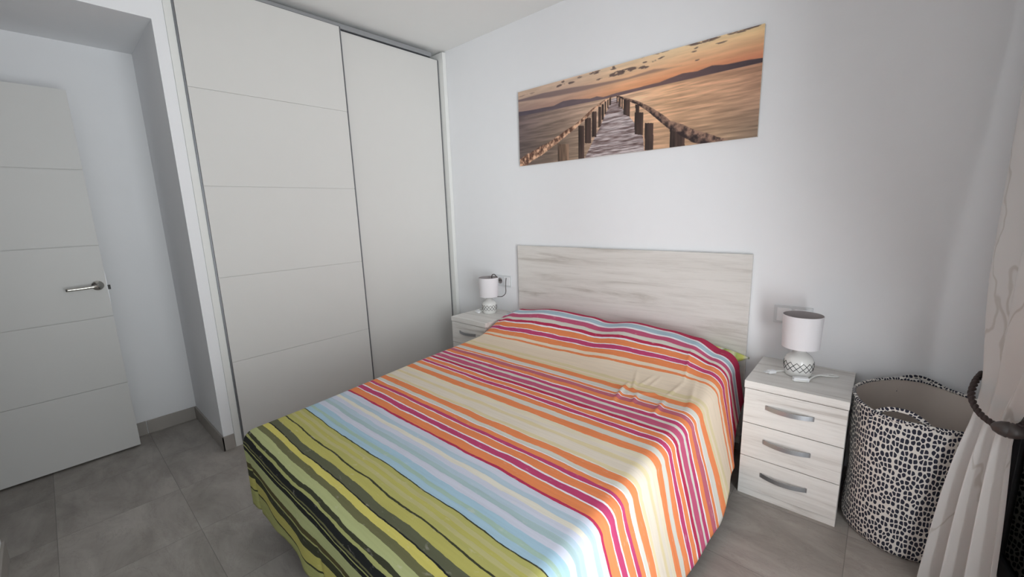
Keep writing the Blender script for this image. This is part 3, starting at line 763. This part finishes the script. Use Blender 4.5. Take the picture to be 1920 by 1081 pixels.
ct = thing('curtain', 'cream satin curtain gathered by a dark brown tieback at the right edge', 'curtain', (2.66, -.5, 0))
# far end and near end of the gathered cloth at each height
CP0 = [(0.0, (2.560, -.500)), (.35, (2.583, -.500)), (.55, (2.608, -.480)), (.70, (2.640, -.455)), (.80, (2.640, -.42)), (1.05, (2.635, -.36)), (1.5, (2.655, -.22)), (2.45, (2.67, -.12))]
CP1 = [(0.0, (2.715, -.640)), (.35, (2.700, -.630)), (.55, (2.692, -.610)), (.70, (2.690, -.580)), (.80, (2.70, -.74)), (1.05, (2.69, -1.10)), (1.5, (2.69, -1.24)), (2.45, (2.69, -1.30))]
AM = [(0, .030), (.35, .026), (.55, .018), (.70, .008), (.80, .015), (1.05, .024), (2.45, .024)]
def lin_tab(T, v):
    if v <= T[0][0]: return T[0][1]
    for (a, fa), (b, fb) in zip(T, T[1:]):
        if v <= b:
            k = (v-a)/(b-a)
            return tuple(p+(q-p)*k for p, q in zip(fa, fb)) if isinstance(fa, tuple) else fa+(fb-fa)*k
    return T[-1][1]
def smooth_tab(T, v):
    vs = [lin_tab(T, v+d) for d in (-.09, -.06, -.03, 0, .03, .06, .09)]
    if isinstance(vs[0], tuple): return (sum(q[0] for q in vs)/7, sum(q[1] for q in vs)/7)
    return sum(vs)/7
b = bmesh.new(); uvl = b.loops.layers.uv.new('wrap'); rows = []; nu, nv = 150, 110
for j in range(nv+1):
    z = .012+2.43*j/nv; p0, p1, am = smooth_tab(CP0, z), smooth_tab(CP1, z), smooth_tab(AM, z)
    d = Vector((p1[0]-p0[0], p1[1]-p0[1])); Ld = d.length; d /= Ld; nrm = Vector((d.y, -d.x)); row = []
    for i in range(nu+1):
        u = i/nu; ph = 2*PI*3.2*u+.4+.35*math.sin(z*1.6+u*3)
        w = math.sin(ph)+.18*math.sin(2*ph+z*2+1)
        side = .25*am*math.cos(ph)
        P = Vector(p0)+d*(u*Ld+side)+nrm*w*am
        P.x = min(P.x, 2.722)
        row.append((b.verts.new((P.x, P.y, z)), (u*1.6, z)))
    rows.append(row)
for j in range(nv):
    for i in range(nu):
        q = (rows[j][i], rows[j][i+1], rows[j+1][i+1], rows[j+1][i]); f = b.faces.new([e[0] for e in q])
        for l, e in zip(f.loops, q): l[uvl].uv = e[1]
kid(obj('curtain_panel', b, curtain_mat(), smooth=True), ct)
ti = thing('curtain_tieback', 'dark brown rope tieback with wooden ball round the curtain', 'tieback', (2.66, -.52, .70))
ring = [(2.635, -.40, .765), (2.618, -.44, .745), (2.607, -.50, .715), (2.618, -.56, .69), (2.642, -.605, .678), (2.668, -.622, .678), (2.695, -.63, .70), (2.725, -.60, .73), (2.748, -.52, .76), (2.745, -.43, .785), (2.70, -.395, .785)]
b = bmesh.new(); P = catmull(ring+[ring[0]], 16)[:-1]
for s in range(2):
    pts = []
    for i, p in enumerate(P):
        t = (P[(i+1) % len(P)]-P[i-1]).normalized(); o_ = t.orthogonal().normalized(); o2 = t.cross(o_); a = i*2*PI*20/len(P)+s*PI
        pts.append(p+.0036*(math.cos(a)*Vector((0, 0, 1))+math.sin(a)*(t.cross(Vector((0, 0, 1)))).normalized()))
    tube(b, pts, .0062, 8, closed=True)
kid(obj('rope', b, ROPE, smooth=True), ti)
b = bmesh.new(); lathe(b, [(.003, -.036), (.013, -.030), (.020, -.018), (.0235, -.003), (.0215, -.0008), (.0215, .0008), (.0235, .003), (.020, .018), (.013, .030), (.003, .036)], n=28)
bmesh.ops.rotate(b, cent=(0, 0, 0), matrix=Matrix.Rotation(PI/2, 3, 'Y'), verts=b.verts); bmesh.ops.rotate(b, cent=(0, 0, 0), matrix=Matrix.Rotation(-.25, 3, 'Z'), verts=b.verts)
bmesh.ops.translate(b, vec=(2.672, -.632, .677), verts=b.verts); kid(obj('wooden_ball', b, BALL, smooth=True), ti)
rod = thing('curtain_rail', 'white curtain rail above the balcony door', 'curtain rail', (2.68, -1.4, 2.46))
b = bmesh.new(); bx(b, 2.665, 2.70, -2.62, -.06, 2.445, 2.475, .003)
kid(obj('rail', b, PLASTIC), rod)
for y in (-.2, -1.4, -2.5): kid(box('bracket', 2.69, XR-.0005, y-.015, y+.015, 2.45, 2.47, PLASTIC, bev=.002), rod)

# ------------------------------------------------------------------ canvas picture
def picture():
    nx, ny = 600, 200
    X, Y = np.meshgrid(np.linspace(0, 3, nx+1), np.linspace(0, 1, ny+1))
    rng = np.random.RandomState(3)
    def vnoise(fx, fy, seed, oct=4):
        out = np.zeros_like(X); amp = 1; tot = 0
        for o in range(oct):
            r = np.random.RandomState(seed+o); gx, gy = int(3*fx)+3, int(fy)+3; G = r.rand(gy, gx)
            px, py = X*fx, Y*fy; ix, iy = np.floor(px).astype(int), np.floor(py).astype(int); ax, ay = px-ix, py-iy
            ax = ax*ax*(3-2*ax); ay = ay*ay*(3-2*ay); ix = np.clip(ix, 0, gx-2); iy = np.clip(iy, 0, gy-2)
            v = (G[iy, ix]*(1-ax)+G[iy, ix+1]*ax)*(1-ay)+(G[iy+1, ix]*(1-ax)+G[iy+1, ix+1]*ax)*ay
            out += v*amp; tot += amp; amp *= .5; fx *= 2; fy *= 2
        return out/tot
    def c(*v): return np.array(v, float)
    def mixc(a, b, k): return a*(1-k[..., None])+b*k[..., None]
    def lut(xs, cols, v):
        cols = np.array(cols, float); return np.stack([np.interp(v, xs, cols[:, k]) for k in range(3)], -1)
    # sky
    top = lut([0, .8, 1.6, 2.3, 3], [(200, 172, 150), (222, 192, 168), (232, 202, 168), (236, 206, 164), (238, 206, 156)], X)
    low = lut([0, .8, 1.6, 2.2, 3], [(148, 122, 116), (186, 146, 128), (226, 162, 120), (226, 150, 108), (206, 132, 100)], X)
    img = mixc(top, low, np.clip(Y/.28, 0, 1)**1.3)
    wisp = vnoise(3.5, 34, 11); img = img*(1+.20*(wisp[..., None]-.5))
    # water
    hor = np.interp(X, [0, .53, 1.02, 1.456, 1.845, 3], [.319, .332, .337, .345, .336, .335])
    wt = lut([0, .5, 1.0, 1.5, 2.1, 2.6, 3], [(112, 96, 96), (140, 120, 110), (178, 150, 132), (236, 196, 164), (234, 184, 144), (218, 168, 134), (200, 152, 124)], X)
    wb = lut([0, .5, 1.0, 1.5, 2.1, 2.6, 3], [(104, 90, 86), (124, 106, 94), (160, 136, 116), (196, 160, 134), (198, 158, 126), (168, 138, 112), (142, 120, 102)], X)
    wat = mixc(wt, wb, np.clip((Y-.35)/.6, 0, 1))
    rip = vnoise(4, 60, 21, 4); rip2 = vnoise(1.5, 14, 31, 3)
    wat = wat*(1+.50*(rip[..., None]-.5)+.26*(rip2[..., None]-.5))
    # cloud bank
    bu = np.interp(X, [.011, .43, .881, 1.244, 1.653, 1.949, 2.106, 2.255], [.099, .093, .117, .148, .168, .148, .174, .183])
    bl = np.interp(X, [.01, .533, .975, 1.33, 1.653, 1.985, 2.255], [.131, .173, .193, .193, .193, .189, .186])
    k = np.clip((Y-bu)/.012+.3, 0, 1)*np.clip((bl-Y)/.02+.3, 0, 1)*(X < 2.26)
    img = mixc(img, lut([0, 1, 2.2], [(108, 92, 96), (134, 112, 108), (168, 132, 112)], X), k*.85)
    # mountains
    mt = np.interp(X, [.005, .262, .608, .759, .904, 1.156, 1.244, 1.33, 1.496, 1.844, 2.023, 2.126, 2.258, 2.417, 2.552, 2.655, 2.712, 2.862, 3],
                   [.261, .275, .287, .256, .264, .303, .293, .319, .307, .302, .299, .282, .264, .278, .257, .275, .281, .283, .294])
    mt = mt+.006*(vnoise(9, 2, 5, 3)-.5)
    k = np.clip((Y-mt)/.006+.5, 0, 1); mc = lut([0, 1, 2, 3], [(84, 74, 84), (112, 96, 100), (120, 94, 92), (74, 62, 68)], X)
    img = mixc(img, mc*(1+.15*(vnoise(8, 40, 8)[..., None]-.5)), k)
    k = np.clip((Y-hor)/.005+.5, 0, 1); img = mixc(img, wat, k)
    # small dark clouds
    cn = vnoise(16, 44, 41, 4)
    for cx, cy, rx, ry, s in [(.77, .060, .17, .014, 1), (.76, .014, .03, .02, .9), (1.21, .022, .08, .02, 1), (1.33, .104, .05, .012, 1), (1.52, .094, .13, .024, 1.2), (1.66, .09, .09, .02, 1), (1.83, .105, .06, .016, 1.1),
                              (1.46, .02, .05, .022, 1), (1.94, .066, .03, .010, .9), (2.03, .053, .04, .010, 1), (1.84, .056, .03, .008, .9), (2.39, .048, .03, .010, 1), (2.37, .08, .03, .006, .8), (2.39, .168, .04, .008, 1),
                              (2.48, .006, .16, .018, 1.1), (2.82, .004, .16, .016, 1.1), (2.62, .063, .06, .008, .8), (1.95, .0, .14, .010, .9), (1.0, .03, .05, .02, .8), (1.27, .108, .03, .008, .8), (.15, .06, .14, .012, .4)]:
        d = ((X-cx)/rx)**2+((Y-cy)/ry)**2
        kk = np.clip((1.15-d+5.5*(cn-.50))*1.3, 0, 1)*np.clip(1.8-d, 0, 1)*min(1, s)
        img = mixc(img, c(92, 76, 74), np.clip(kk*.85, 0, 1))
    def poly(pts, m=None):
        ins = np.zeros(X.shape, bool); n = len(pts)
        for i in range(n):
            (x1, y1), (x2, y2) = pts[i], pts[(i+1) % n]
            if y1 == y2: continue
            cond = ((y1 > Y) != (y2 > Y)) & (X < (x2-x1)*(Y-y1)/(y2-y1)+x1); ins ^= cond
        return ins.astype(float)
    def rail(pts, ws):
        best = np.full(X.shape, 9.); ss = np.zeros(X.shape); sd = np.zeros(X.shape); acc = 0
        for (a, b), (wa, wb_) in zip(zip(pts, pts[1:]), zip(ws, ws[1:])):
            dx, dy = b[0]-a[0], b[1]-a[1]; L2 = dx*dx+dy*dy; k = np.clip(((X-a[0])*dx+(Y-a[1])*dy)/L2, 0, 1)
            ex, ey = X-a[0]-k*dx, Y-a[1]-k*dy; w = wa+(wb_-wa)*k; d = np.hypot(ex, ey)/w
            up_ = d < best; best = np.where(up_, d, best); ss = np.where(up_, acc+k*math.sqrt(L2), ss); sd = np.where(up_, (ey*dx-ex*dy)/math.sqrt(L2)/w, sd); acc += math.sqrt(L2)
        return best, ss, sd
    # deck planks
    dk = poly([(1.45, .36), (1.501, .36), (1.579, .49), (1.719, .654), (1.846, .847), (1.862, 1.01), (1.07, 1.01), (1.179, .831), (1.289, .659), (1.415, .425)])
    depth = np.log(np.clip(Y-.30, .02, 1)); pl = vnoise(2.2, 3, 61, 2)
    ph = depth*24+pl*.9+X*.8; pk = ph-np.floor(ph); idx = np.floor(ph)
    tone = (np.sin(idx*12.9898)*43758.5453); tone = tone-np.floor(tone)
    g1 = vnoise(8, 90, 71, 4)
    base = mixc(np.broadcast_to(c(108, 86, 84), img.shape), np.broadcast_to(c(206, 192, 192), img.shape), np.clip(.35+.55*tone+2.2*(g1-.5), 0, 1))
    base = base*np.clip(.45+2.4*np.minimum(pk, 1-pk)*2, .35, 1)[..., None]
    img = mixc(img, base, dk)
    # posts
    pn = vnoise(40, 4, 81, 3)
    def post(p, col):
        nonlocal img
        k = poly(p); x0 = min(q[0] for q in p); x1 = max(q[0] for q in p); u = np.clip((X-x0)/(x1-x0), 0, 1)
        cc = np.array(col)*(.62+.75*u[..., None]*(1-.3*u[..., None])+.7*(pn[..., None]-.5)); img = mixc(img, cc, k)
    DKP = (76, 58, 52); MDP = (120, 92, 78)
    for q in [((.982, .593), (1.07, .607), (1.069, 1.01), (.98, 1.01)), ((1.077, .513), (1.167, .528), (1.167, .83), (1.076, .818)), ((1.179, .456), (1.245, .467), (1.245, .764), (1.179, .755)),
              ((1.266, .416), (1.305, .423), (1.306, .65), (1.267, .66)), ((1.314, .397), (1.341, .402), (1.342, .58), (1.314, .58)), ((1.352, .368), (1.373, .372), (1.374, .52), (1.352, .52)), ((1.39, .36), (1.403, .36), (1.403, .46), (1.39, .46)), ((1.414, .336), (1.435, .34), (1.436, .429), (1.415, .425)),
              ((1.505, .344), (1.521, .348), (1.522, .427), (1.506, .424)), ((1.533, .368), (1.561, .373), (1.563, .47), (1.534, .465)), ((1.572, .385), (1.59, .385), (1.59, .50), (1.572, .49)), ((1.598, .397), (1.676, .413), (1.679, .60), (1.6, .56)), ((1.744, .477), (1.792, .486), (1.797, .736), (1.749, .69)),
              ((1.736, .562), (1.84, .58), (1.845, .829), (1.741, .80)), ((1.861, .697), (1.962, .713), (1.969, 1.009), (1.868, .997)), ((2.149, .797), (2.309, .821), (2.316, 1.016), (2.155, 1.01))]: post(q, DKP)
    post(((.664, .776), (.839, .798), (.837, 1.01), (.661, 1.01)), (130, 104, 86))
    tn = vnoise(14, 14, 91, 4)
    d, s_, sd = rail([(1.439, .337), (1.331, .373), (1.201, .432), (1.089, .506), (.949, .588), (.779, .661), (.626, .741), (.413, .817), (.188, .898), (.01, .979)], [.007, .011, .015, .020, .025, .032, .042, .054, .064, .076])
    k = np.clip((1.05-d+.5*(tn-.5))/.15, 0, 1)
    tex = np.clip(.5-.35*sd+2.8*(vnoise(30, 22, 101, 4)-.5), 0, 1)
    img = mixc(img, mixc(np.broadcast_to(c(92, 62, 50), img.shape), np.broadcast_to(c(236, 190, 156), img.shape), tex), k)
    d, s_, sd = rail([(1.513, .341), (1.617, .393), (1.773, .465), (1.923, .569), (2.05, .674), (2.139, .754), (2.277, .832), (2.409, .916), (2.536, .972), (2.70, 1.03)], [.009, .014, .019, .026, .034, .039, .050, .058, .062, .055])
    k = np.clip((1.05-d+.4*(tn-.5))/.15, 0, 1)
    tex = np.clip(.45-.45*sd+2.4*(vnoise(28, 24, 111, 4)-.5), 0, 1)
    img = mixc(img, mixc(np.broadcast_to(c(50, 38, 38), img.shape), np.broadcast_to(c(160, 126, 108), img.shape), tex), k)
    img = np.clip(img*1.03, 0, 255)/255
    L_ = np.where(img <= .04045, img/12.92, ((img+.055)/1.055)**2.4)
    x0, x1, z0, z1, yf = .3402, 1.8445, 1.656, 2.1534, -.020
    w, h = x1-x0, z1-z0
    verts = np.stack([(X/3*w), np.zeros_like(X), (1-Y)*h], -1).reshape(-1, 3)
    ii = np.arange((nx+1)*(ny+1)).reshape(ny+1, nx+1)
    faces = np.stack([ii[:-1, :-1], ii[1:, :-1], ii[1:, 1:], ii[:-1, 1:]], -1).reshape(-1, 4)
    me = bpy.data.meshes.new('printed_canvas'); me.from_pydata(verts.tolist(), [], faces.tolist())
    at = me.color_attributes.new('print', 'FLOAT_COLOR', 'POINT')
    at.data.foreach_set('color', np.concatenate([L_.reshape(-1, 3), np.ones(((nx+1)*(ny+1), 1))], 1).ravel().astype(np.float32))
    m, N, Lk, P = newmat('canvas_print'); a = N.new('ShaderNodeAttribute'); a.attribute_name = 'print'; Lk.new(a.outputs['Color'], P.inputs['Base Color']); P.inputs['Roughness'].default_value = .75
    me.materials.append(m)
    root = thing('canvas_picture', 'wide canvas photo print of a wooden jetty at sunset above the headboard', 'picture', (x0, yf, z0))
    o = bpy.data.objects.new('printed_canvas', me); COL.objects.link(o); o.parent = root
    box('stretcher_frame', .0005, w-.0005, .0005, .019, .0005, h-.0005, mat('white_canvas_edge', (222, 218, 212), .8), root)
picture()
